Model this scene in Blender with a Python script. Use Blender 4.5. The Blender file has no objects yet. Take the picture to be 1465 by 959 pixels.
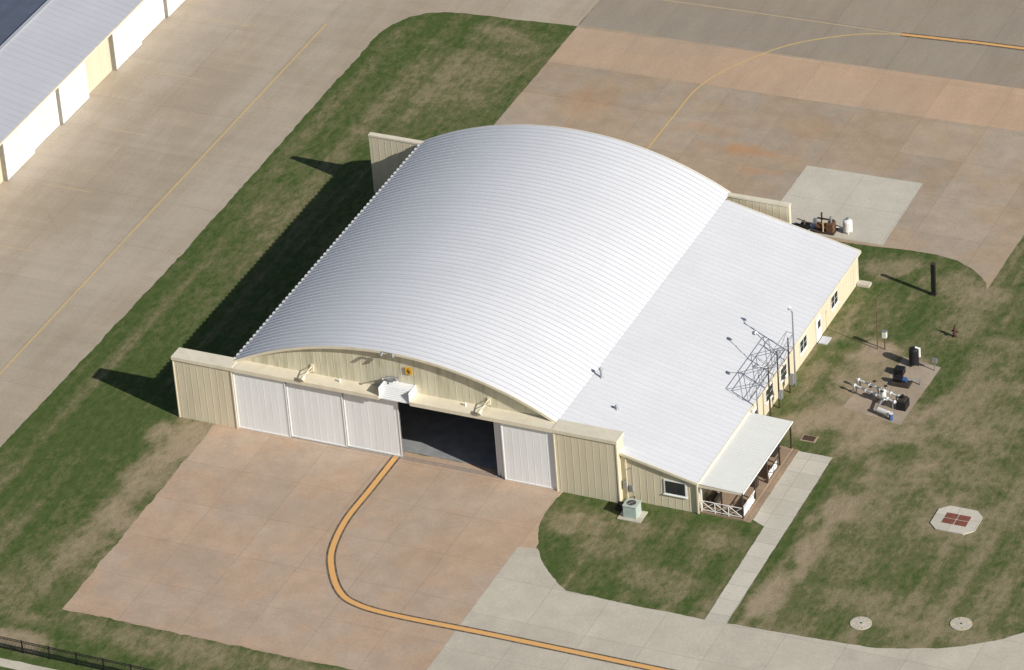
import bpy, math, random
from mathutils import Vector, Matrix, noise as mn
random.seed(7)
scene=bpy.context.scene
# ------------------------------------------------------------------ node helpers
class NT:
    def __init__(s,name,rough=.85,metal=0.,spec=.3):
        s.m=bpy.data.materials.new(name); s.m.use_nodes=True
        s.t=s.m.node_tree; s.n=s.t.nodes; s.l=s.t.links
        s.b=s.n['Principled BSDF']; s.b.inputs['Roughness'].default_value=rough
        s.b.inputs['Metallic'].default_value=metal
        s.b.inputs['Specular IOR Level'].default_value=spec
        s.pos=s.n.new('ShaderNodeNewGeometry').outputs['Position']
    def set(s,inp,v):
        if isinstance(v,(int,float)): inp.default_value=v
        elif isinstance(v,(tuple,list)):
            inp.default_value=tuple(v) if len(v)==len(inp.default_value) else (*v,1)
        else: s.l.new(v,inp)
    def vm(s,op,a,b):
        n=s.n.new('ShaderNodeVectorMath'); n.operation=op; s.set(n.inputs[0],a)
        if b is not None: s.set(n.inputs[1],b)
        return n.outputs['Value'] if op in('LENGTH','DOT_PRODUCT') else n.outputs[0]
    def ma(s,op,a,b=0.,clamp=False):
        n=s.n.new('ShaderNodeMath'); n.operation=op; n.use_clamp=clamp; s.set(n.inputs[0],a); s.set(n.inputs[1],b); return n.outputs[0]
    def noise(s,scale,detail=3,stretch=None,rough=.55,off=None,dist=0.):
        v=s.pos
        if off: v=s.vm('ADD',v,off)
        if stretch: v=s.vm('MULTIPLY',v,stretch)
        n=s.n.new('ShaderNodeTexNoise'); s.l.new(v,n.inputs['Vector']); n.inputs['Scale'].default_value=scale
        n.inputs['Detail'].default_value=detail; n.inputs['Roughness'].default_value=rough; n.inputs['Distortion'].default_value=dist
        return n.outputs['Fac']
    def mr(s,v,a,b,c=0.,d=1.):
        n=s.n.new('ShaderNodeMapRange'); s.set(n.inputs[0],v)
        for i,x in enumerate((a,b,c,d)): n.inputs[i+1].default_value=x
        return n.outputs[0]
    def mix(s,f,a,b,mode='MIX'):
        n=s.n.new('ShaderNodeMix'); n.data_type='RGBA'; n.blend_type=mode
        s.set(n.inputs[0],f); s.set(n.inputs[6],a); s.set(n.inputs[7],b); return n.outputs[2]
    def mulf(s,col,f):
        n=s.n.new('ShaderNodeVectorMath'); n.operation='SCALE'; s.set(n.inputs[0],col); s.set(n.inputs['Scale'],f); return n.outputs[0]
    def patch(s,x,y,rx,ry,nz,soft=.5):
        v=s.vm('SUBTRACT',s.pos,(x,y,0.)); v=s.vm('MULTIPLY',v,(1/rx,1/ry,0.)); d=s.vm('LENGTH',v,None)
        d=s.ma('ADD',d,nz)
        return s.mr(d,1.0-soft,1.0+soft*.4,1.,0.)
    def bump(s,h,strength=.3,dist=.05):
        n=s.n.new('ShaderNodeBump'); n.inputs['Strength'].default_value=strength; n.inputs['Distance'].default_value=dist
        s.l.new(h,n.inputs['Height']); s.l.new(n.outputs[0],s.b.inputs['Normal'])
    def out(s,c): s.set(s.b.inputs['Base Color'],c); return s.m

def plain(name,col,rough=.7,metal=0.,var=.12,scale=2.):
    t=NT(name,rough,metal); f=t.mr(t.noise(scale,4,None,.65),.3,.7,1-var,1+var)
    return t.out(t.mulf(col,f))

def concrete(name,col,joint=(5.5,5.5),org=(0,0),stain=.2,jd=.72,second=None,patches=(),pcol=(.3,.2,.12),cell=.07,jw=.035,sdir=(1,1,1),crack=True):
    t=NT(name,.9,0,.2)
    v=t.vm('SUBTRACT',t.pos,(org[0]+.0,org[1]+.0,0.))
    br=t.n.new('ShaderNodeTexBrick'); t.l.new(v,br.inputs['Vector']); br.offset=0.; br.squash=1.
    br.inputs['Color1'].default_value=(1-cell,)*3+(1,); br.inputs['Color2'].default_value=(1+cell,)*3+(1,)
    br.inputs['Mortar'].default_value=(jd,)*3+(1,); br.inputs['Scale'].default_value=1.
    br.inputs['Mortar Size'].default_value=jw; br.inputs['Mortar Smooth'].default_value=.3; br.inputs['Bias'].default_value=0
    br.inputs['Brick Width'].default_value=joint[0]; br.inputs['Row Height'].default_value=joint[1]
    n1=t.noise(.11,6,sdir,.7); n3=t.noise(4,3,None,.8)
    c=col
    if second: c=t.mix(t.mr(n1,.44,.57),col,second)
    n2=t.noise(.5,4,(sdir[1],sdir[0],1),.65,(31,7,0))
    f=t.ma('MULTIPLY',t.mr(n1,.3,.7,1-stain*.55,1+stain*.5),t.mr(n2,.3,.7,1-stain*.45,1+stain*.35))
    f=t.ma('MULTIPLY',f,t.mr(n3,.25,.75,.90,1.10))
    if crack:
        vo=t.n.new('ShaderNodeTexVoronoi'); vo.feature='DISTANCE_TO_EDGE'; vo.inputs['Scale'].default_value=.15
        off=t.ma('MULTIPLY',n3,1.2); t.l.new(t.vm('ADD',t.pos,off),vo.inputs['Vector'])
        cr=t.mr(vo.outputs['Distance'],0.,.006,.84,1.); gate=t.mr(n2,.5,.54,0.,1.)
        cr=t.ma('ADD',t.ma('MULTIPLY',cr,gate),t.ma('SUBTRACT',1.,gate))
        f=t.ma('MULTIPLY',f,cr)
    c=t.mulf(c,f)
    if patches:
        nz=t.mr(t.noise(.7,5,(1,.45,1),.7),.2,.8,-1.1,1.1)
        for (x,y,rx,ry,k) in patches:
            c=t.mix(t.ma('MULTIPLY',t.patch(x,y,rx,ry,nz,.9),k),c,pcol)
    c=t.mix(1.,c,br.outputs['Color'],'MULTIPLY')
    return t.out(c)

# ------------------------------------------------------------------ grass (dryness is a vertex attribute of the terrain)
def grass_mat():
    t=NT('grass',.95,0,.1)
    at=t.n.new('ShaderNodeAttribute'); at.attribute_name='dry'; dry=at.outputs['Fac']
    fine=t.noise(1.8,5,(1,.5,1),.8); fine2=t.noise(7.5,3,None,.78)
    d=t.ma('ADD',dry,t.mr(fine,.3,.7,-.26,.26),True)
    g=t.mix(t.mr(fine,.36,.64),(.058,.092,.024),(.100,.132,.042))
    g=t.mix(t.mr(d,.12,.5),g,(.165,.158,.075))
    c=t.mix(t.mr(d,.42,.95),g,(.36,.285,.19))
    c=t.mulf(c,t.mr(fine2,.28,.72,.72,1.28))
    t.bump(fine2,.35,.06)
    return t.out(c)
GRASS=grass_mat()

# ------------------------------------------------------------------ mesh builder
class B:
    def __init__(s): s.v=[];s.f=[];s.mi=[];s.mats=[]
    def m(s,mat):
        if mat not in s.mats: s.mats.append(mat)
        return s.mats.index(mat)
    def add(s,vs,fs,mat):
        k=len(s.v); i=s.m(mat); s.v+= [tuple(v) for v in vs]
        for f in fs: s.f.append([a+k for a in f]); s.mi.append(i)
        return s
    def box(s,x0,x1,y0,y1,z0,z1,mat):
        vs=[(x,y,z) for z in(z0,z1) for y in(y0,y1) for x in(x0,x1)]
        return s.add(vs,[(0,2,3,1),(4,5,7,6),(0,1,5,4),(2,6,7,3),(0,4,6,2),(1,3,7,5)],mat)
    def cyl(s,p,q,r,mat,n=10,r2=None,cap=True):
        p=Vector(p);q=Vector(q);d=(q-p).normalized(); a=d.orthogonal().normalized(); b=d.cross(a); r2=r if r2 is None else r2
        vs=[];
        for c,rr in((p,r),(q,r2)):
            for i in range(n):
                t=2*math.pi*i/n; vs.append(c+a*math.cos(t)*rr+b*math.sin(t)*rr)
        fs=[(i,(i+1)%n,n+(i+1)%n,n+i) for i in range(n)]
        if cap: fs+=[tuple(range(n))[::-1],tuple(range(n,2*n))]
        return s.add(vs,fs,mat)
    def dome(s,c,r,mat,n=12,h=1.,m=5):
        vs=[];fs=[]
        for j in range(m+1):
            t=math.pi/2*j/m
            for i in range(n):
                a=2*math.pi*i/n; vs.append((c[0]+r*math.cos(t)*math.cos(a),c[1]+r*math.cos(t)*math.sin(a),c[2]+h*r*math.sin(t)))
        for j in range(m):
            for i in range(n): fs.append((j*n+i,j*n+(i+1)%n,(j+1)*n+(i+1)%n,(j+1)*n+i))
        return s.add(vs,fs,mat)
    def make(s,name,parent=None,smooth=False):
        me=bpy.data.meshes.new(name); me.from_pydata(s.v,[],s.f)
        for m in s.mats: me.materials.append(m)
        for p,i in zip(me.polygons,s.mi): p.material_index=i; p.use_smooth=smooth
        me.update(); o=bpy.data.objects.new(name,me); scene.collection.objects.link(o)
        if parent: o.parent=parent
        return o
def empty(name,loc=(0,0,0)):
    o=bpy.data.objects.new(name,None); scene.collection.objects.link(o); return o
def jit(pts,amp,step=.6,closed=True):
    out=[]; n=len(pts)
    for i in range(n if closed else n-1):
        a=Vector((*pts[i],0)); b=Vector((*pts[(i+1)%n],0)); d=b-a; L=d.length
        if L>140: out.append((a.x,a.y)); continue
        k=max(1,int(L/step)); nrm=Vector((-d.y,d.x,0))/max(L,1e-6)
        for j in range(k):
            p=a+d*(j/k)
            w=amp*(mn.noise(p*.9)*1.3+mn.noise(p*.23)*1.2+mn.noise(p*2.7)*.8) if j else 0
            p=p+nrm*w; out.append((p.x,p.y))
    return out
def sheet(name,pts,z,mat,amp=0.,step=.35,parent=None):
    if amp: pts=jit(pts,amp,step)
    return B().add([(x,y,z) for x,y in pts],[tuple(range(len(pts)))],mat).make(name,parent)
def catmull(P,k=8):
    out=[]
    for i in range(len(P)-1):
        p0=Vector(P[max(i-1,0)]);p1=Vector(P[i]);p2=Vector(P[i+1]);p3=Vector(P[min(i+2,len(P)-1)])
        for j in range(k):
            t=j/k; out.append(.5*((2*p1)+(p2-p0)*t+(2*p0-5*p1+4*p2-p3)*t*t+(3*p1-p0-3*p2+p3)*t**3))
    out.append(Vector(P[-1])); return out
def strip(name,P,w,z,mat,parent=None,smooth=True):
    Q=catmull(P) if smooth else [Vector(p) for p in P]
    vs=[];fs=[]
    for i,q in enumerate(Q):
        d=(Q[min(i+1,len(Q)-1)]-Q[max(i-1,0)]).normalized(); n=Vector((-d.y,d.x))
        vs+=[(*(q+n*w/2),z),(*(q-n*w/2),z)]
        if i: fs.append((2*i-2,2*i-1,2*i+1,2*i))
    return B().add(vs,fs,mat).make(name,parent)

# ------------------------------------------------------------------ ground materials
TAN=concrete('taxiway_concrete',(.425,.35,.26),(7.6,7.6),(-33.2,.2),.17,.84,(.45,.38,.30),sdir=(1,.2,1),cell=.03)
GREYT=concrete('north_taxiway_concrete',(.37,.305,.235),(7.6,7.6),(5.4,71.1),.2,.80,(.335,.285,.225),sdir=(.25,1,1),cell=.05)
NAP=concrete('north_apron_concrete',(.45,.34,.235),(6.1,6.1),(5.4,40),.26,.84,(.395,.32,.245),
    patches=[(29,54.5,3.6,1.,.7),(24,57,2.5,.9,.45),(31,51.5,2.,.7,.55),(20,47,3,3,.25),(12,58,2,3,.35),(33,60,2,2,.2)],pcol=(.50,.27,.13),cell=.06)
PINK=concrete('pink_band_concrete',(.56,.39,.265),(6.1,6.6),(5.4,64.4),.18,.84,(.49,.36,.255),sdir=(.3,1,1),cell=.06)
APR=concrete('apron_concrete',(.52,.37,.258),(5.2,5.4),(3.4,-27.2),.24,.82,(.455,.35,.265),cell=.04,
    patches=[(15,-9,5,4,.35),(22,-4,4,2.5,.45),(9,-18,4,4,.3),(28,-14,3,4,.25),(19.8,-3,1.5,4,.35)],pcol=(.38,.295,.225))
LIGHT=concrete('light_concrete',(.54,.49,.40),(4.9,4.9),(34.5,-27.2),.18,.80,None,cell=.04)
WHITE=concrete('slab_concrete',(.60,.555,.465),(5.45,5.3),(35.1,43.2),.14,.75,None)
WALK=concrete('walk_concrete',(.57,.53,.445),(2.0,2.0),(52,.5),.12,.72,None,jw=.03)
FLOOR=plain('interior_floor',(.30,.305,.31),.5,0,.2,.8)

P=[(1.6,-9,2.4,11,.88),(2,-2.5,2.8,4,.8),(1.5,-20,3,7,.65),(-3,-27,6,4,.5),(2.2,-32.2,4,1.2,.95),(14,-29,14,1.8,.55),(27,-28.5,7,1.2,.6),(-1,60,6,6,.55),(2,66,5,3,.5),(-4,52,5,9,.35),
   (37.5,-3.4,3.2,2.2,.75),(42.5,-2.8,3,1.6,.6),(41,-6,4,2,.5),(47,-9,4,2,.55),(49,-2.5,2.4,2,.6),(56.0,-8,1.5,5,.9),(56.8,2,1.3,9,.85),(59,8,2.5,8,.65),(63,-6,6,2,.55),(60,-2,3,5,.45),
   (54.5,17.5,4.5,5,1.),(53,24,4.5,5,.85),(51.5,27.5,1.8,1.8,.95),(49.8,16,2.6,3.6,.8),(48,21,1.2,6,.55),(47.4,31,1,5,.6),(50,33,2,4,.45),(54,39,4,2.5,.6),(57.5,35,2.5,6,.6),(61,22,2.5,10,.7),(48,40,3,2,.7),
   (66,6,4,3,.65),(70,12,4,8,.5),(70,-8,6,1.5,.55),(65,16,2.5,11,.6),(-9.6,5,.8,24,.45),(-6,42,1.,26,.5),(-10.2,50,.8,16,.45),(-3,58,.9,14,.5)]
def dryness(x,y):
    v=Vector((x,y,0))
    big=mn.fractal(v*.05,1.,2.,4); mid=mn.fractal(v*.3+Vector((9,3,0)),.8,2.,4)
    st=mn.noise(Vector((x*.8+.25*mid,y*.022,5))); st2=mn.noise(Vector((x*1.9,y*.035,9)))
    mow=math.sin((x+.3*mid)*math.pi/1.5)*.07
    d=.18+big*.28+mid*.17+st*.34+st2*.22+mow
    d+=.10*max(0,min(1,(x-50)/8))
    nz=mid*.7
    for (px,py,rx,ry,k) in P:
        ex=(x-px)/rx; ey=(y-py)/ry; e=ex*ex+ey*ey
        if e<6: 
            t=max(0,min(1,(1.45-(math.sqrt(e)+nz))/1.0)); d=max(d,d*.4+k*.82*t)
    return max(0,min(1,d))
def ground():
    def ax(a,b,s):
        r=[-3000,-800,-200,a-40]; 
        n=int((b-a)/s); r+=[a+s*i for i in range(n+1)]; return r+[b+40,200,800,3000]
    X=ax(-16,92,.36); Y=ax(-42,84,.5); nx=len(X)
    vs=[(x,y,0) for y in Y for x in X]; fs=[(j*nx+i,j*nx+i+1,(j+1)*nx+i+1,(j+1)*nx+i) for j in range(len(Y)-1) for i in range(nx-1)]
    o=B().add(vs,fs,GRASS).make('grass_ground')
    a=o.data.attributes.new('dry','FLOAT','POINT'); a.data.foreach_set('value',[dryness(v[0],v[1]) for v in vs])
ground()
sheet('taxiway',[(-34,-300),(-12.3,-300),(-12.3,-160),(-12.3,-40),(-12.3,-9),(-11.8,22),(-12.1,64.2),(-11.6,66.2),(-10.7,68),(-9.3,69.2),(-7.5,69.9),(-5.7,70.2),(5.4,70.95),(5.4,140),(-34,140)],.004,TAN,.09)
sheet('north_taxiway',[(5.4,70.9),(40,71.6),(120,72.5),(300,73),(300,140),(5.4,140)],.008,GREYT)
sheet('north_apron',[(5.35,37),(40.5,37),(40.5,42.55),(44,42.65),(46.8,42.9),(49,43.1),(51.2,43.1),(53.2,42.75),(54.8,41.9),(56,40.9),(56.7,40.1),(57.1,39.1),(57.2,48),(57.4,64.6),(120,66),(300,67),(300,73.4),(120,72.9),(40,72),(5.35,71.2)],.012,NAP,.04)
sheet('apron_band',[(5.36,64.05),(30,64.5),(51.5,64.95),(120,66),(120,72.7),(49,72.2),(5.36,70.75)],.016,PINK)
sheet('equipment_slab',[(35.1,43.0),(46.2,43.1),(46.0,53.9),(35.1,53.7)],.020,WHITE)
sheet('front_apron',[(3.7,-27.4),(3.3,0.0),(3.3,1.2),(35,1.2),(34.7,-1),(34.7,-3.4),(35.0,-5.2),(35.9,-7.6),(36.4,-12),(36.4,-27.2)],.004,APR,.1)
sheet('taxi_road',[(34.5,-27.2),(34.5,-17),(34.5,-8.2),(36.1,-7.9),(37.0,-9.2),(38.2,-10.5),(39.4,-11.6),(40.5,-12.4),(46,-12.5),(52.4,-12.5),(54.1,-12.4),(63.7,-11.9),(66.5,-11.6),(68.5,-11),(70.5,-10.3),(72.4,-9.3),(74.4,-7.9),(76.1,-6.2),(79,-2),(81,5),(82,40),(97,40),(97,-27.2)],.008,LIGHT,.06)
sheet('sidewalk',[(52.3,-12.5),(54.1,-12.5),(53.9,0),(53.75,11.4),(50.8,11.4),(50.85,1.2),(52.05,.6)],.016,WALK,.03)
B().box(5.35,34.2,1.3,37.4,.0,.02,FLOOR).make('hangar_floor_slab')

# ------------------------------------------------------------------ painted lines
def paint(name,col,wear=.45,under=(.46,.37,.27)):
    t=NT(name,.8); f=t.mr(t.noise(2.5,5,None,.75),.42,.72,0,wear)
    return t.out(t.mix(f,col,under))
ORANGE=paint('orange_paint',(.78,.42,.14),.4); BLACKP=paint('black_paint',(.085,.068,.05),.5)
YEL=paint('yellow_paint',(.68,.47,.17),.9); YELF=paint('faded_yellow_paint',(.55,.43,.24),1.)
OL=[(19.8,1.1),(19.8,-4.6),(19.8,-9.2),(20.5,-13.1),(21.7,-15.7),(23.5,-18.1),(25.4,-19.25),(28.9,-19.7),(37.2,-19.6),(51.3,-19.6),(70,-19.6),(97,-19.6)]
e=empty('orange_taxi_line'); strip('black_border',OL,.80,.014,BLACKP,e); strip('orange_stripe',OL,.46,.018,ORANGE,e)
OR=[(34.9,78.4),(40,78.8),(46.6,79.2),(80,80.5),(150,82)]
e=empty('orange_taxi_line'); strip('black_border',OR,.75,.024,BLACKP,e); strip('orange_stripe',OR,.38,.028,ORANGE,e)
strip('yellow_taxi_line',[(-17.9,-120),(-17.85,-40),(-17.8,1.1),(-17.7,64.4)],.15,.010,YEL)
strip('yellow_taxi_line',[(20.5,38.3),(20.4,48),(20.4,58.4),(20.6,63.8),(22.2,68.3),(25.7,73.5),(30.6,77.0),(34.9,78.4)],.17,.024,YEL)
strip('yellow_taxi_line',[(-20,76.6),(10.9,78.0),(25,78.3),(34.9,78.45)],.15,.020,YELF)
bb=B()
for y in (-23,-12.4,-1.8,8.8,19.4,30,40.6,51.2,61.8):
    bb.box(-29.5,-24.6,y,y+.10,0,.0105,YELF)
bb.make('hangar_lead_in_markings')

# ------------------------------------------------------------------ hangar materials
def roofmat(name,col,rough=.42,metal=.0,panel=True):
    t=NT(name,rough,metal,.5)
    f=t.ma('MULTIPLY',t.mr(t.noise(.2,4,(1,.6,1),.55),.3,.7,.965,1.03),t.mr(t.noise(1.6,3,(.15,1.5,1),.6),.3,.7,.98,1.02))
    if panel:
        sp=t.n.new('ShaderNodeSeparateXYZ'); t.l.new(t.pos,sp.inputs[0])
        ip=t.ma('FLOOR',t.ma('DIVIDE',t.ma('SUBTRACT',sp.outputs[1],1.0),.61)); wn=t.n.new('ShaderNodeTexWhiteNoise'); wn.noise_dimensions='1D'; t.l.new(ip,wn.inputs['W'])
        f=t.ma('MULTIPLY',f,t.mr(wn.outputs['Value'],0,1,.985,1.01))
        fx=t.ma('FRACT',t.ma('DIVIDE',sp.outputs[0],1.52)); f=t.ma('MULTIPLY',f,t.mr(t.ma('ABSOLUTE',t.ma('SUBTRACT',fx,.5)),0,.035,.97,1.))
    return t.out(t.mulf(col,f))
ROOF=roofmat('white_metal_roof',(.745,.75,.77)); LEAN=roofmat('lean_to_metal_roof',(.71,.715,.74))
SEAM=plain('roof_seam',(.55,.56,.60),.45,0,.03)
def wallmat(name,col,stain,k=.6):
    t=NT(name,.6); n=t.noise(1.5,5,(1,1,.14),.68)
    c=t.mix(t.mr(n,.45,.70,0,k),col,stain)
    sp=t.n.new('ShaderNodeSeparateXYZ'); t.l.new(t.pos,sp.inputs[0])
    fx=t.ma('FLOOR',t.ma('DIVIDE',t.ma('ADD',sp.outputs[0],sp.outputs[1]),.92)); wn=t.n.new('ShaderNodeTexWhiteNoise'); wn.noise_dimensions='1D'; t.l.new(fx,wn.inputs['W'])
    return t.out(t.mulf(c,t.mr(wn.outputs['Value'],0,1,.96,1.03)))
CREAM=wallmat('cream_metal_wall',(.70,.625,.465),(.56,.51,.37),.5); GABLE=wallmat('weathered_cream_gable',(.68,.63,.48),(.40,.385,.26),.8)
CREAML=wallmat('pale_cream_metal',(.77,.70,.55),(.67,.60,.45),.7); WDOOR=wallmat('white_door_metal',(.87,.88,.88),(.77,.77,.745),.5)
WTRIM=plain('white_trim',(.84,.84,.82),.5,0,.04)
t=NT('window_glass',.08,0,.6); GLASS=t.out((.03,.035,.04))
STEEL=plain('galvanised_steel',(.36,.37,.39),.45,.5); BRONZE=plain('brown_steel',(.07,.055,.045),.6,.2); BLACK=plain('black_metal',(.02,.02,.022),.5,.2)
GAP=plain('door_gap_shadow_trim',(.30,.28,.24),.8)
WPIPE=plain('white_painted_pipe',(.74,.74,.71),.45,0,.12,5); BLUE=plain('blue_paint_metal',(.06,.12,.28),.5); RUST=plain('rusty_metal',(.16,.085,.05),.8,.2,.35,5); RED=plain('oxide_red_metal',(.11,.04,.03),.7,0,.3,4)
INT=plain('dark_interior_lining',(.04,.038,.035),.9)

hangar=empty('arched_aircraft_hangar')
XS,XR,ZS,RISE=5.15,34.3,5.95,3.75
hw=(XR-XS)/2; XC=(XR+XS)/2; RR=(hw*hw+RISE*RISE)/(2*RISE); ZC=ZS+RISE-RR
def az(x): return ZC+math.sqrt(max(RR*RR-(x-XC)**2,0))
TH=math.asin(hw/RR)
def arch_roof():
    b=B(); n=110; ys=[];hs=[]
    y=1.02
    while y<38.0:
        for dy,h in((0,0),(.48,0),(.51,.065),(.57,.065)): ys.append(y+dy);hs.append(h)
        y+=.61
    vs=[];fs=[];ss=[]
    for j,(yy,h) in enumerate(zip(ys,hs)):
        for i in range(n+1):
            a=-TH+2*TH*i/n; hh=h*(1.15-.5*i/n); vs.append((XC+(RR+hh)*math.sin(a),yy,ZC+(RR+hh)*math.cos(a)))
    for j in range(len(ys)-1):
        for i in range(n):
            f=(j*(n+1)+i,j*(n+1)+i+1,(j+1)*(n+1)+i+1,(j+1)*(n+1)+i)
            (ss if j%4!=0 else fs).append(f)
    b.add(vs,fs,ROOF); k=b.m(SEAM)
    for f in ss: b.f.append(list(f)); b.mi.append(k)
    b.make('arched_roof',hangar)
    for nm,y0,y1 in(('front_edge_trim',.95,1.02),('rear_edge_trim',ys[-1],ys[-1]+.1)):
        b=B();vs=[];fs=[]
        for i in range(n+1):
            a=-TH+2*TH*i/n
            for r,yy in((RR+.07,y0),(RR+.07,y1),(RR-.16,y1),(RR-.16,y0)): vs.append((XC+r*math.sin(a),yy,ZC+r*math.cos(a)))
        for i in range(n):
            for q in range(4): fs.append((4*i+q,4*i+(q+1)%4,4*i+4+(q+1)%4,4*i+4+q))
        b.add(vs,fs,CREAML).make(nm,hangar)
    return ys[-1]
yend=arch_roof()
def gable(name,y,mat,rib):
    b=B(); n=48; vs=[];fs=[]
    for i in range(n+1):
        x=XS+.02+(XR-XS-.04)*i/n; vs+=[(x,y,5.7),(x,y,az(x)-.06)]
        if i: fs.append((2*i-2,2*i,2*i+1,2*i-1))
    b.add(vs,fs,mat)
    x=XS+.6
    while x<XR-.5:
        b.box(x,x+.05,y-rib,y+.01,5.72,az(x)-.1,mat) ; x+=.61
    b.make(name,hangar)
gable('front_gable_wall',1.4,GABLE,.012); gable('rear_gable_wall',37.5,CREAM,.012)
B().box(XS,XS+.12,1.42,37.4,0,5.98,CREAM).make('west_wall',hangar)
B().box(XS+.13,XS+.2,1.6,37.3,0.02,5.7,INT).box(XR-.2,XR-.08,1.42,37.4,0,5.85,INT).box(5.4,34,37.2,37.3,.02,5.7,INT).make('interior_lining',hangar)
b=B(); b.box(XS-.12,XS-.02,1.1,37.6,5.85,5.96,SEAM)
y=1.3
while y<37.6: b.box(XS-.2,XS-.02,y,y+.3,5.9,5.985,ROOF); y+=.61
b.make('west_eave_edge',hangar)
def ribbed_y(b,x0,x1,y,z0,z1,mat,sp=.61,d=.012,w=.05):
    x=x0+sp*.5
    while x<x1-.05: b.box(x,x+w,y-d,y+.01,z0,z1,mat); x+=sp
def ribbed_x(b,y0,y1,x,z0,z1,mat,sp=.61,d=.012,w=.05):
    y=y0+sp*.5
    while y<y1-.05: b.box(x-.01,x+d,y,y+w,z0,z1,mat); y+=sp
def pocket(name,x0,x1,y0,y1):
    b=B(); b.box(x0,x1,y0,y1,0,5.72,CREAM); ribbed_y(b,x0,x1,y0,.05,5.7,CREAM)
    ribbed_x(b,y0,y1,x1,.05,5.7,CREAM)
    b.box(x0-.1,x1+.1,y0-.1,y1+.05,5.72,6.02,CREAML)
    b.box(x0-.04,x0+.05,y0-.06,y0+.02,0,5.71,CREAML); b.box(x1-.04,x1+.06,y0-.065,y0+.02,0,5.71,CREAML)
    b.make(name,hangar)
pocket('west_door_pocket',0,5.4,0,1.38); pocket('east_door_pocket',34.42,39.87,0,1.38)
def rearpocket(name,x0,x1):
    b=B(); b.box(x0,x1,37.75,38.15,0,5.85,CREAM); ribbed_y(b,x0,x1,37.75,.05,5.8,CREAM)
    b.box(x0-.03,x1+.03,37.7,38.2,5.85,6.02,CREAML); b.make(name,hangar)
rearpocket('rear_west_door_pocket',0,5.6); rearpocket('rear_east_door_pocket',33.8,39.87)
b=B(); b.box(5.6,33.8,37.75,37.95,0,5.7,WDOOR); b.make('rear_hangar_doors',hangar)
def deck(name,x0,x1):
    b=B(); b.box(x0,x1,-.06,1.39,5.80,5.985,CREAML); b.box(x0,x1,-.1,-.06,5.68,6.03,CREAML)
    b.box(x0,x1,.05,.3,5.66,5.8,BRONZE)
    x=x0+.5
    while x<x1: b.box(x,x+.025,-.06,1.39,5.985,5.997,CREAM); x+=3.05
    b.make(name,hangar)
deck('west_canopy_deck',5.5,18.95); deck('east_canopy_deck',21.75,34.32)
b=B(); b.add([(19.0,.05,5.75),(21.65,.05,5.75),(21.65,.55,6.75),(19.0,.55,6.75),(19.0,1.38,5.75),(21.65,1.38,5.75),(21.65,1.38,6.75),(19.0,1.38,6.75)],[(0,1,2,3),(3,2,6,7),(0,3,7,4),(1,5,6,2),(0,4,5,1)],WDOOR)
for i in range(7): z=5.8+i*.14; y=.05+(z-5.75)*.5; b.box(19.02,21.63,y-.02,y+.02,z,z+.035,WTRIM)
b.box(18.95,19.0,.0,1.38,5.7,6.8,WTRIM); b.box(21.65,21.7,.0,1.38,5.7,6.8,WTRIM)
b.make('tail_door',hangar)
def slide(name,x0,x1,y,z1=5.66):
    b=B(); b.box(x0,x1,y,y+.1,.06,z1,WDOOR); ribbed_y(b,x0,x1,y,.1,z1-.02,WDOOR,.61,.007,.05)
    for xx in(x0,x1-.10): b.box(xx,xx+.10,y-.04,y+.12,.04,z1+.002,WTRIM)
    b.box(x0,x1,y-.042,y+.02,.03,.14,WTRIM); b.make(name,hangar)
slide('sliding_door_panel_1',5.45,10.3,.12); slide('sliding_door_panel_2',10.25,15.4,.30); slide('sliding_door_panel_3',15.35,20.35,.48)
slide('sliding_door_panel_4',29.7,34.42,.12); slide('sliding_door_panel_5',29.35,34.1,.32); slide('sliding_door_panel_6',28.9,33.8,.52)
b=B()
for y in(.17,.35,.53): b.box(5.4,34.4,y,y+.05,.0,.035,STEEL)
b.make('door_floor_rails',hangar)
def flood(name,x,z=6.0):
    b=B(); b.cyl((x,1.35,z+.75),(x-.15,.1,z+.45),.045,CREAML); b.cyl((x,1.35,z+.3),(x-.1,.5,z+.5),.03,CREAML)
    b.cyl((x-.15,.1,z+.45),(x-.2,-.28,z+.28),.15,CREAML,12,.21); b.box(x-.12,x+.12,1.3,1.4,z+.2,z+.9,CREAML); b.make(name,hangar)
flood('flood_light_1',12.3); flood('flood_light_2',28.2)
b=B()
for x in(15.0,26.3): b.cyl((x,.9,5.98),(x,.9,6.22),.07,WTRIM); b.dome((x,.9,6.22),.1,WTRIM)
b.make('canopy_vents',hangar)
b=B(); b.box(19.3,20.2,.95,1.35,7.05,7.2,STEEL); b.cyl((19.5,1.1,7.2),(19.2,.4,7.5),.05,STEEL); b.cyl((20.0,1.1,7.2),(20.5,.5,7.4),.06,WTRIM); b.dome((19.2,.4,7.45),.14,STEEL)
b.cyl((19.8,1.38,9.2),(19.8,.6,9.95),.04,BRONZE); b.cyl((19.3,.62,9.95),(20.3,.58,9.95),.05,STEEL); b.cyl((19.35,.6,9.95),(19.25,.4,9.75),.13,STEEL); b.cyl((20.25,.6,9.95),(20.35,.4,9.75),.13,STEEL)
b.make('gable_lamps',hangar)
b=B(); OS=plain('orange_sign_face',(.78,.42,.03),.5,0,.05); b.box(20.9,21.5,1.27,1.32,7.75,8.4,OS); b.box(21.05,21.35,1.255,1.27,8.0,8.07,BLACK); b.box(21.14,21.2,1.25,1.268,7.86,8.26,BLACK); b.box(21.2,21.32,1.25,1.268,7.86,7.92,BLACK)
b.make('gable_sign',hangar)
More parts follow.
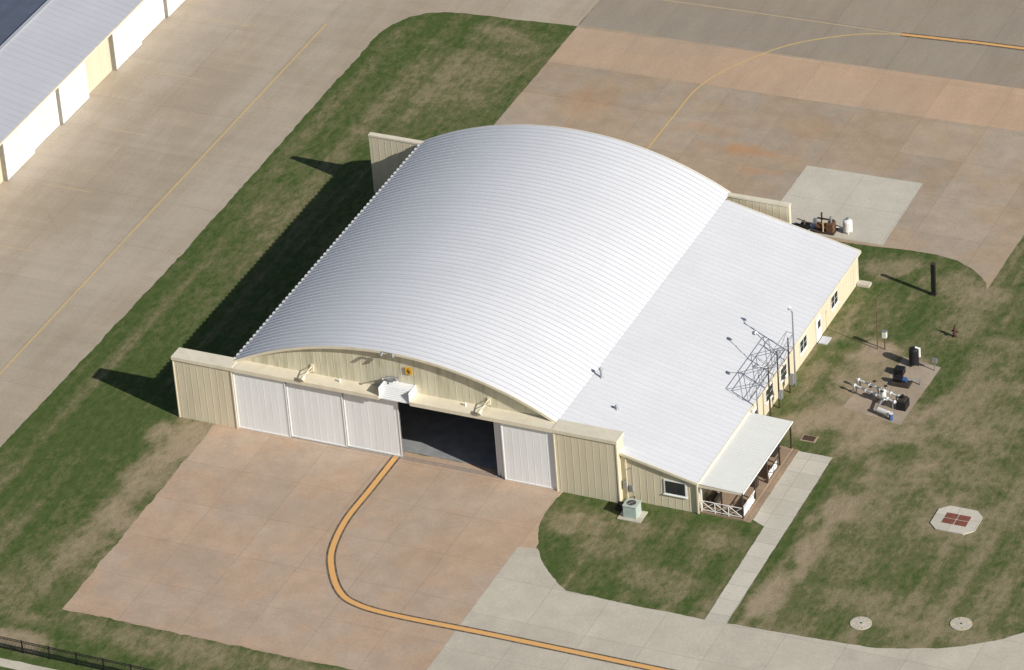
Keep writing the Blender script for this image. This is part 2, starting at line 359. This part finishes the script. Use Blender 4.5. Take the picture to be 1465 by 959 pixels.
# ------------------------------------------------------------------ lean-to
def lz(x): return 5.90-(x-34.3)*(5.90-3.06)/(46.5-34.3)
b=B(); ys=[];hs=[]; y=.5
while y<36.85:
    for dy,h in((0,0),(.50,0),(.53,.04),(.575,.04)): ys.append(y+dy);hs.append(h)
    y+=.61
ys.append(y);hs.append(0)
xsg=[34.28+(46.52-34.28)*i/8 for i in range(9)]
vs=[];fs=[];ss=[]
for yy,h in zip(ys,hs):
    for x in xsg: vs.append((x,yy,lz(x)+h))
for j in range(len(ys)-1):
    for i in range(8):
        f=(j*9+i,j*9+i+1,(j+1)*9+i+1,(j+1)*9+i); (fs if j%4==0 else ss).append(f)
b.add(vs,fs,LEAN); LSEAM=plain('lean_to_seam',(.60,.61,.64),.45,0,.03); k=b.m(LSEAM)
for f in ss: b.f.append(list(f)); b.mi.append(k)
b.make('lean_to_roof',hangar)
YE=ys[-1]
b=B()
b.box(46.45,46.58,.45,YE+.05,2.88,3.03,CREAML)
for y0,y1 in((.40,.5),(YE,YE+.08)):
    b.add([(34.4,y0,lz(34.4)+.05),(46.55,y0,lz(46.55)+.05),(46.55,y1,lz(46.55)+.05),(34.4,y1,lz(34.4)+.05),(34.4,y0,lz(34.4)-.18),(46.55,y0,lz(46.55)-.18),(46.55,y1,lz(46.55)-.18),(34.4,y1,lz(34.4)-.18)],
     [(0,1,2,3),(4,7,6,5),(0,4,5,1),(3,2,6,7),(1,5,6,2),(0,3,7,4)],CREAML)
b.make('lean_to_trim',hangar)
b=B()
X1=46.33; Y0=.67; Y1=36.76
b.add([(34.4,Y0,0),(X1,Y0,0),(X1,Y0,lz(X1)-.03),(34.4,Y0,lz(34.4)-.03)],[(0,1,2,3)],CREAM)
b.add([(34.4,Y1,0),(X1,Y1,0),(X1,Y1,lz(X1)-.03),(34.4,Y1,lz(34.4)-.03)],[(3,2,1,0)],CREAM)
b.add([(X1,Y0,0),(X1,Y1,0),(X1,Y1,lz(X1)-.03),(X1,Y0,lz(X1)-.03)],[(0,1,2,3)],CREAM)
ribbed_x(b,Y0,Y1,X1,.02,2.95,CREAM,.6)
x=40.2
while x<X1-.05: b.box(x,x+.05,Y0-.014,Y0+.01,.02,lz(x)-.12,CREAM); x+=.61
b.box(X1-.06,X1+.07,Y0-.07,Y0+.05,0,2.98,CREAML); b.box(X1-.06,X1+.07,Y1-.05,Y1+.05,0,2.98,CREAML)
b.make('lean_to_walls',hangar)
def win_y(name,x0,x1,z0,z1,y):
    b=B(); b.box(x0,x1,y-.05,y,z0,z1,WTRIM); b.box(x0+.13,x1-.13,y-.065,y-.04,z0+.13,z1-.13,GLASS)
    b.box((x0+x1)/2-.03,(x0+x1)/2+.03,y-.075,y-.05,z0+.13,z1-.13,BRONZE)
    b.box(x0-.08,x1+.08,y-.12,y,z0-.07,z0,WTRIM); b.make(name,hangar)
def win_x(name,y0,y1,z0,z1,x,n=2,door=False):
    b=B(); fr=WTRIM
    b.box(x,x+.06,y0,y1,z0,z1,fr)
    if door:
        b.box(x+.06,x+.09,y0+.1,y1-.1,z0+.05,z1-.1,WDOOR); b.box(x+.09,x+.1,y0+.25,y1-.25,z0+1.2,z1-.3,GLASS); b.box(x+.09,x+.14,y0+.16,y0+.2,z0+.95,z0+1.1,STEEL)
    else:
        w=(y1-y0-.1)/n
        for i in range(n): 
            for (a,c) in((z0+.08,(z0+z1)/2-.03),((z0+z1)/2+.03,z1-.08)): b.box(x+.04,x+.075,y0+.1+i*w,y0+i*w+w-.0,a,c,GLASS)
        b.box(x,x+.14,y0-.06,y1+.06,z0-.07,z0,fr)
    b.make(name,hangar)
win_y('front_window',43.55,45.5,1.35,2.75,Y0-.02)
win_x('side_window_1',30.3,31.9,1.15,2.4,X1+.02); win_x('side_window_2',23.1,24.7,1.15,2.4,X1+.02); win_x('side_window_3',15.4,17.0,1.15,2.4,X1+.02)
win_x('side_window_4',18.7,20.1,1.15,2.4,X1+.02)
win_x('side_door_1',26.9,28.0,.05,2.25,X1+.02,door=True); win_x('side_door_2',12.6,13.7,.05,2.25,X1+.02,door=True); win_x('side_door_3',4.2,5.3,.2,2.3,X1+.02,door=True)
b=B(); b.box(46.5,47.3,26.9,28.0,0,.08,SEAM); b.box(46.4,47.5,36.3,37.0,0,.22,WALK); b.make('door_stoop',hangar)
def vent(name,x,y,h,r=.1,cap=True):
    b=B(); z=lz(x); b.cyl((x,y,z-.05),(x,y,z+h),r,STEEL,12); b.cyl((x,y,z),(x,y,z+.12),r*2.2,STEEL,12,r)
    if cap: b.cyl((x,y,z+h),(x,y,z+h+.08),r*1.9,STEEL,12); b.cyl((x,y,z+h+.08),(x,y,z+h+.25),r*1.9,STEEL,12,.02)
    b.make(name,hangar)
vent('roof_vent_1',34.95,8.5,.75,.09); vent('roof_vent_2',37.6,5.4,.25,.08)
b=B(); b.cyl((40.35,.55,.2),(40.35,.55,4.3),.05,CREAML); b.cyl((40.35,.55,3.0),(40.8,.5,3.3),.04,STEEL); b.cyl((40.8,.5,3.3),(40.8,.5,.9),.035,STEEL); b.box(40.55,40.85,.45,.64,1.0,1.5,STEEL); b.box(40.05,40.3,.42,.64,1.2,1.9,STEEL)
b.cyl((46.5,.5,2.9),(46.5,.5,.1),.05,CREAML)
b.make('wall_conduits',hangar)

# ------------------------------------------------------------------ porch
porch=empty('entrance_porch')
AW=roofmat('porch_corrugated_roof',(.76,.76,.72),.5,panel=False)
PFL=concrete('porch_floor',(.34,.25,.175),(2,2),(46.4,1),.15,.75,None,crack=False)
def pz(x): return 2.84-(x-46.4)*.03
b=B(); n=54
for i in range(n):
    y0=.72+(11.55-.72)*i/n; y1=y0+(11.55-.72)/n; ym=(y0+y1)/2
    vs=[(46.42,y0,pz(46.42)),(50.3,y0,pz(50.3)),(50.3,ym,pz(50.3)+.05),(46.42,ym,pz(46.42)+.05),(50.3,y1,pz(50.3)),(46.42,y1,pz(46.42))]
    b.add(vs,[(0,1,2,3),(3,2,4,5)],AW)
b.box(50.18,50.3,.74,11.5,2.48,2.68,BRONZE); b.box(46.42,50.2,.74,.84,2.5,2.71,CREAML); b.box(46.42,50.2,11.4,11.5,2.5,2.71,BRONZE); b.box(50.3,50.34,.72,11.55,2.6,2.76,WTRIM)
b.make('porch_roof',porch)
b=B(); b.box(46.4,50.25,.75,11.5,0,.16,PFL); b.box(50.25,50.8,.75,11.5,0,.06,PFL); b.make('porch_slab',porch)
b=B()
for y in(.85,3.5,6.1,8.8,11.35): b.box(50.08,50.2,y,y+.12,.16,2.5,BRONZE)
b.box(46.55,46.67,.85,.97,.16,2.5,WTRIM); b.box(48.3,48.42,.85,.97,.16,2.5,BRONZE)
b.make('porch_posts',porch)
def rail(b,p,q,h=1.0,sp=.3,m=WTRIM):
    p=Vector(p);q=Vector(q);L=(q-p).length;d=(q-p)/L
    b.cyl(p+Vector((0,0,h)),q+Vector((0,0,h)),.035,m,6); b.cyl(p+Vector((0,0,.15)),q+Vector((0,0,.15)),.03,m,6)
    k=max(1,round(L/1.2))
    for i in range(k):
        a=p+d*(L*i/k);c=p+d*(L*(i+1)/k); b.cyl(a+Vector((0,0,.15)),c+Vector((0,0,h)),.028,m,5); b.cyl(c+Vector((0,0,.15)),a+Vector((0,0,h)),.028,m,5); b.cyl(a+Vector((0,0,.0)),a+Vector((0,0,h)),.035,m,5)
b=B(); rail(b,(46.6,.86,.16),(50.1,.86,.16)); rail(b,(50.14,.9,.16),(50.14,3.5,.16)); rail(b,(50.14,6.2,.16),(50.14,8.8,.16),m=BRONZE); b.box(50.1,50.14,1.2,3.2,.25,.95,WDOOR); b.box(50.1,50.14,6.5,8.3,.25,.95,WDOOR); b.make('porch_railing',porch)
b=B(); b.box(47.0,47.5,1.6,3.0,.16,.62,BRONZE); b.box(47.0,47.08,1.6,3.0,.62,1.05,BRONZE); b.box(49.2,49.6,5.2,5.7,.16,.95,BRONZE); b.box(48.6,49.6,9.2,10.6,.55,.62,BRONZE); b.box(48.9,49.0,9.3,9.4,.16,.55,BRONZE); b.box(49.2,49.3,10.3,10.4,.16,.55,BRONZE)
b.make('porch_furniture',porch)

# ------------------------------------------------------------------ service pole frame beside the lean-to
b=B()
for y,h,m in((12.2,5.0,STEEL),(14.8,5.3,BRONZE),(16.8,5.5,BRONZE),(19.2,5.4,BRONZE),(20.4,7.2,STEEL)):
    b.cyl((47.0,y,0),(47.0,y,h),.085,m,10,.055)
for z in(3.7,5.1): b.cyl((47.0,12.2,z),(47.0,20.4,z),.028,STEEL,6); b.cyl((46.4,12.2,z+.05),(46.4,20.4,z+.05),.028,STEEL,6)
PP=[12.2,14.8,17.6,20.4]
for x in(47.0,46.4):
    for a,c in zip(PP,PP[1:]):
        b.cyl((x,a,3.7),(x,c,5.1),.022,STEEL,6); b.cyl((x,c,3.7),(x,a,5.1),.022,STEEL,6); b.cyl((x,a,3.7),(x,a,5.15),.028,STEEL,6)
for a in PP: b.cyl((47,a,5.1),(46.4,a,5.15),.022,STEEL,6); b.cyl((47,a,3.7),(46.4,a,3.75),.022,STEEL,6)
b.cyl((47.0,16.8,5.4),(44.6,18.3,5.9),.035,STEEL,6); b.cyl((44.6,18.3,5.95),(44.3,18.5,5.75),.14,STEEL,10,.18)
b.cyl((47.0,20.4,7.0),(46.6,20.9,7.2),.03,STEEL,6); b.cyl((46.6,20.9,7.25),(46.5,21.0,7.0),.12,WTRIM,10,.16)
b.cyl((47.0,14.8,5.2),(46.2,14.2,5.6),.03,STEEL,6); b.cyl((46.2,14.2,5.65),(46.05,14.1,5.45),.12,STEEL,10,.16)
b.box(47.05,47.3,16.6,17.0,1.0,1.7,STEEL); b.box(47.05,47.35,19.0,19.4,.9,1.8,STEEL)
b.make('steel_lattice_pole_frame')

# ------------------------------------------------------------------ air conditioner
b=B(); AC=plain('air_conditioner_green_grey',(.45,.52,.47),.5,0,.06)
b.box(40.5,42.5,-2.1,-.5,0,.07,WALK); b.box(40.95,42.05,-1.8,-.75,.07,1.15,AC)
for i in range(9): b.box(40.93,42.07,-1.82,-.73,.2+i*.1,.225+i*.1,AC)
b.box(40.9,42.1,-1.85,-.7,1.15,1.22,AC); b.cyl((41.5,-1.28,1.22),(41.5,-1.28,1.25),.4,STEEL,20); b.cyl((41.5,-1.28,1.25),(41.5,-1.28,1.27),.34,BRONZE,20)
for k in range(6):
    a=k*math.pi/3; b.cyl((41.5,-1.28,1.29),(41.5+.39*math.cos(a),-1.28+.39*math.sin(a),1.29),.012,STEEL,5)
b.cyl((41.4,-.8,.5),(40.9,.6,.5),.04,BLACK,6)
b.make('air_conditioner')
B().box(39.9,40.5,-1.0,-.3,0,.35,BRONZE).box(40.0,40.4,-.9,-.4,.35,.5,BLACK).make('meter_box')

# ------------------------------------------------------------------ left hangar row
row=empty('hangar_row_building')
RB=roofmat('grey_metal_roof',(.47,.48,.52),.5); RD=plain('shaded_blue_grey_roof',(.16,.18,.24),.5,0,.15,.5)  # slope turned from the sun has its shade put into the darker blue-grey
b=B(); b.add([(-32.9,-60,4.12),(-32.9,84,4.12),(-39.8,84,5.7),(-39.8,-60,5.7)],[(0,1,2,3)],RB)
y=-60
while y<84: b.add([(-32.88,y,4.125),(-32.88,y+.04,4.125),(-39.8,y+.04,5.705),(-39.8,y,5.705),(-32.88,y,4.145),(-32.88,y+.04,4.145),(-39.8,y+.04,5.725),(-39.8,y,5.725)],[(4,5,6,7),(0,4,7,3),(1,2,6,5),(0,1,5,4)],RB); y+=.9
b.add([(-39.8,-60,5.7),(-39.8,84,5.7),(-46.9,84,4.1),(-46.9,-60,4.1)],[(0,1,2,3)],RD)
b.box(-40.0,-39.6,-60,84,5.72,5.8,RB); b.box(-33.0,-32.8,-60,84,3.95,4.13,CREAML)
b.make('gabled_roof',row)
b=B(); b.box(-46.6,-33.25,-59.8,83.8,0,4.05,CREAM); b.make('walls',row)
b=B()
for k in range(27):
    y0=-54.55+k*5.25
    if k in(1,8,15,19,26):
        ribbed_x(b,y0,y0+5.2,-33.25,0,4.0,CREAM,.6,.02); continue
    o=.12 if k%2 else .4
    b.box(-33.24,-33.24+o,y0+.05,y0+5.2,.05,3.93,WDOOR)
    ribbed_x(b,y0+.05,y0+5.2,-33.24+o,.1,3.9,WDOOR,.6,.01)
    b.box(-33.24,-33.24+o+.05,y0-.03,y0+.10,.03,3.95,GAP)
    b.box(-33.24+o-.02,-33.24+o+.02,y0+2.55,y0+2.60,.05,3.9,GAP)
b.make('sliding_doors',row)

# ------------------------------------------------------------------ fence at the south
b=B(); y=-33.6; x=-30
while x<60:
    b.box(x-.04,x+.04,y-.04,y+.04,0,1.25,BLACK); x+=2.4
for z in(.15,1.0,1.15): b.box(-30,60,y-.02,y+.02,z,z+.045,BLACK)
x=-30
while x<60: b.box(x-.012,x+.012,y-.012,y+.012,.1,1.22,BLACK); x+=.13
b.make('black_picket_fence')
sheet('path',[(-30,-35.9),(-30,-34.9),(2,-34.7),(60,-34.2),(60,-35.3),(2,-35.7)],.006,LIGHT,.05)

# ------------------------------------------------------------------ yard equipment
SOIL=concrete('bare_soil',(.38,.29,.205),(40,40),(0,0),.35,1.,(.47,.38,.28),crack=False)
PAD=concrete('stained_pad_concrete',(.44,.36,.275),(2.9,2.9),(51.8,18),.3,.75,(.38,.30,.22),crack=False)
sheet('equipment_pad',[(51.9,18.5),(57.3,17.5),(57.5,26.6),(54.0,27.2),(53.9,22.0),(52.1,22.3)],.014,PAD,.03,.4)
b=B()
for dy in(0,.85):
    b.cyl((51.9,20.9+dy,.75),(56.2,19.5+dy,.75),.085,WPIPE,12)
    for t in(.05,.3,.55,.8,.97):
        x=51.9+4.3*t;y=20.9+dy-1.4*t; b.cyl((x-.04,y+.013,.75),(x+.04,y-.013,.75),.16,WPIPE,12)
    for t in(.08,.5,.92):
        x=51.9+4.3*t;y=20.9+dy-1.4*t; b.cyl((x,y,0),(x,y,.7),.06,STEEL,8)
    for t in(.42,.68):
        x=51.9+4.3*t;y=20.9+dy-1.4*t; b.cyl((x,y,.75),(x,y,1.25),.05,STEEL,8); b.cyl((x,y,1.24),(x,y,1.29),.16,BRONZE,12)
b.cyl((54.5,20.05,.75),(54.8,20.9,.75),.085,WPIPE)
b.cyl((54.8,20.3,.3),(54.8,20.3,1.1),.24,WPIPE,14); b.dome((54.8,20.3,1.1),.24,WPIPE,14,.5); b.cyl((55.0,18.5,.45),(56.0,18.2,.45),.22,WPIPE,14)
b.cyl((55.0,18.5,0),(55.0,18.5,.4),.08,STEEL); b.cyl((55.8,18.25,0),(55.8,18.25,.4),.08,STEEL)
b.cyl((51.9,20.9,.75),(51.9,20.9,.0),.085,WPIPE); b.cyl((51.9,21.75,.75),(51.9,21.75,.0),.085,WPIPE)
b.cyl((54.8,20.2,.5),(54.9,18.5,.4),.09,STEEL)
b.make('pipe_manifold')
B().box(56.2,57.0,19.5,20.5,0,.75,BLACK).box(56.3,56.9,19.6,20.4,.75,.95,BRONZE).cyl((56.6,20,.95),(56.6,20,1.25),.12,BLACK).make('pump_unit')
B().cyl((56.3,18.0,0),(56.3,18.0,.65),.17,BLUE,16).cyl((56.3,18.0,.63),(56.3,18.0,.69),.19,WPIPE,16).make('blue_barrel')
b=B(); b.cyl((55.3,26.2,.25),(55.3,26.2,1.55),.42,BLACK,16); b.dome((55.3,26.2,1.55),.42,BLACK,16,.6); b.cyl((55.75,26.3,.9),(55.75,26.3,1.75),.11,WPIPE,10); b.cyl((55.75,26.3,1.7),(55.4,26.25,1.8),.09,WPIPE,10)
for k in range(3): a=k*2.1; b.cyl((55.3+.35*math.cos(a),26.2+.35*math.sin(a),0),(55.3+.35*math.cos(a),26.2+.35*math.sin(a),.4),.05,BLACK,6)
b.make('black_filter_tank')
b=B(); b.box(54.5,56.1,22.7,23.7,.05,.25,BRONZE); b.cyl((54.7,23.2,.55),(55.4,23.2,.55),.26,BLACK,14); b.cyl((55.45,23.2,.55),(55.8,23.2,.55),.2,BLUE,12); b.box(54.2,55.0,24.3,25.0,.05,.6,BLACK)
b.cyl((54.6,24.3,.3),(54.9,23.6,.3),.06,BLACK)
b.cyl((55.9,23.2,.55),(56.8,23.6,.55),.06,STEEL); b.cyl((56.8,23.6,.55),(56.8,23.6,.0),.06,STEEL)
b.make('motor_pump_skid')
B().cyl((57.2,26.0,0),(57.2,26.0,.9),.05,STEEL,8).box(57.0,57.4,25.9,26.1,.8,1.2,STEEL).make('control_box')
sheet('bare_soil_patch',[(50.8,26.8),(52.6,26.7),(52.7,28.1),(50.9,28.3)],.008,SOIL,.2,.3)
B().cyl((51.55,27.6,0),(51.55,27.6,5.0),.05,RUST,8,.03).cyl((51.55,27.6,4.6),(51.3,27.9,4.75),.03,RUST,6).make('thin_mast')
B().cyl((52.15,27.75,0),(52.15,27.75,1.2),.06,RUST,8).box(51.97,52.33,27.6,27.9,1.2,1.8,WPIPE).box(51.95,52.35,27.58,27.92,1.8,1.84,STEEL).make('white_utility_box')
B().box(52.93,53.28,36.85,37.15,0,3.1,BLACK).box(52.9,53.31,36.82,37.18,3.1,3.16,BRONZE).box(52.85,53.35,36.78,37.22,0,.08,BRONZE).make('dark_pylon')
b=B(); b.cyl((57,31.4,0),(57,31.4,.75),.13,RED,12); b.dome((57,31.4,.75),.15,RED,12,.9); b.cyl((56.72,31.4,.55),(57.28,31.4,.55),.08,BRONZE,10); b.cyl((57,31.1,.5),(57,31.4,.5),.1,BRONZE,10); b.cyl((57,31.4,.9),(57,31.4,1.15),.04,BLACK,6); b.cyl((57,31.4,0),(57,31.4,.06),.2,BRONZE,12)
b.make('fire_hydrant')
b=B(); b.box(50.3,51.6,12.9,13.8,0,.04,SOIL); b.box(50.45,51.45,13.0,13.7,.03,.055,RUST)
for i in range(7): b.box(50.45+i*.15,50.5+i*.15,13.0,13.7,.055,.075,BRONZE)
b.make('drain_grate')
VRED=plain('red_oxide_hatch',(.22,.08,.055),.7,0,.3,4)
b=B(); hx,hy,ch=1.85,1.7,.7
pts=[(66.2+sx*px,6.2+sy*py) for sx,sy,px,py in((1,-1,hx,hy-ch),(1,1,hx,hy-ch),(1,1,hx-ch,hy),(-1,1,hx-ch,hy),(-1,1,hx,hy-ch),(-1,-1,hx,hy-ch),(-1,-1,hx-ch,hy),(1,-1,hx-ch,hy))]
b.add([(x,y,.08) for x,y in pts]+[(x,y,0) for x,y in pts],[tuple(range(8))]+[(k,8+k,8+(k+1)%8,(k+1)%8) for k in range(8)],WALK)
for x0 in(65.2,66.25):
    for y0 in (5.5,6.25): b.box(x0,x0+.95,y0,y0+.66,.08,.11,VRED)
b.make('concrete_vault_lid')
for (x,y) in((63.9,-9.1),(71.2,-6.7)):
    b=B(); b.cyl((x,y,0),(x,y,.05),.85,LIGHT,28); b.cyl((x,y,.05),(x,y,.065),.3,WALK,24)
    for k in range(4):
        a=k*math.pi/2+.5; b.cyl((x+.5*math.cos(a),y+.5*math.sin(a),.05),(x+.78*math.cos(a),y+.78*math.sin(a),.05),.03,YEL,5)
    b.cyl((x,y,.065),(x,y,.08),.09,BRONZE,12)
    b.make('manhole_cover')
b=B(); b.box(39.6,41.6,43.3,44.6,.02,.2,BRONZE); b.cyl((39.9,43.7,.6),(40.9,43.7,.6),.3,RUST,14); b.box(40.9,41.5,43.4,44.2,.2,1.0,RUST); b.cyl((40.2,44.2,.2),(40.2,44.2,1.6),.08,BRONZE); b.cyl((41.2,43.8,1.0),(41.2,43.8,1.6),.1,STEEL); b.cyl((39.8,44.2,1.0),(41.4,44.2,1.0),.08,BRONZE); b.box(39.7,40.0,43.4,43.7,.9,1.3,STEEL); b.cyl((40.6,43.4,.2),(40.6,43.4,1.35),.06,YELF)
b.make('engine_pump_set')
b=B(); b.cyl((42.6,44.2,.25),(42.6,44.2,1.15),.42,WPIPE,18); b.dome((42.6,44.2,1.15),.42,WPIPE,18,.5); b.cyl((42.6,44.2,1.3),(42.6,44.2,1.5),.12,STEEL,10)
for k in range(4): a=k*1.57+.4; b.cyl((42.6+.33*math.cos(a),44.2+.33*math.sin(a),.02),(42.6+.33*math.cos(a),44.2+.33*math.sin(a),.4),.05,WPIPE,6)
b.cyl((42.2,44.1,.5),(41.6,44.0,.5),.06,WPIPE); b.make('white_tank')
B().box(38.4,39.2,43.4,43.9,.02,.5,BLACK).cyl((38.3,43.7,.3),(37.4,43.9,.12),.07,BLACK).cyl((38.8,43.6,.5),(38.8,43.6,.9),.08,RUST).make('compressor')

# ------------------------------------------------------------------ camera
yaw,pitch,roll=0.4647,0.5684,-0.0821
f=Vector((-math.sin(yaw)*math.cos(pitch),math.cos(yaw)*math.cos(pitch),-math.sin(pitch)))
r0=Vector((math.cos(yaw),math.sin(yaw),0)); u0=r0.cross(f)
r=r0*math.cos(roll)+u0*math.sin(roll); u=-r0*math.sin(roll)+u0*math.cos(roll)
C=Vector((178.40,-293.14,223.82))
cd=bpy.data.cameras.new('camera'); co=bpy.data.objects.new('camera',cd); scene.collection.objects.link(co)
co.matrix_world=Matrix((( r.x,u.x,-f.x,C.x),(r.y,u.y,-f.y,C.y),(r.z,u.z,-f.z,C.z),(0,0,0,1)))
cd.sensor_width=36; cd.lens=7023.3/1465*36; cd.clip_start=1; cd.clip_end=9000
scene.camera=co
# ------------------------------------------------------------------ light
w=bpy.data.worlds.new('World'); scene.world=w; w.use_nodes=True
sk=w.node_tree.nodes.new('ShaderNodeTexSky'); sk.sky_type='NISHITA'; sk.sun_disc=False
sk.sun_elevation=math.radians(30); sk.sun_rotation=math.radians(107.6)
w.node_tree.links.new(sk.outputs[0],w.node_tree.nodes['Background'].inputs[0]); w.node_tree.nodes['Background'].inputs[1].default_value=.065
sd=bpy.data.lights.new('sun','SUN'); sd.energy=4.9; sd.angle=math.radians(.5); sd.color=(1,.96,.89)
so=bpy.data.objects.new('sun',sd); scene.collection.objects.link(so)
S=Vector((.953*math.cos(math.radians(30)),-.303*math.cos(math.radians(30)),.5))
so.rotation_euler=S.to_track_quat('Z','Y').to_euler()
scene.view_settings.view_transform='Standard'; scene.view_settings.look='None'; scene.view_settings.exposure=0
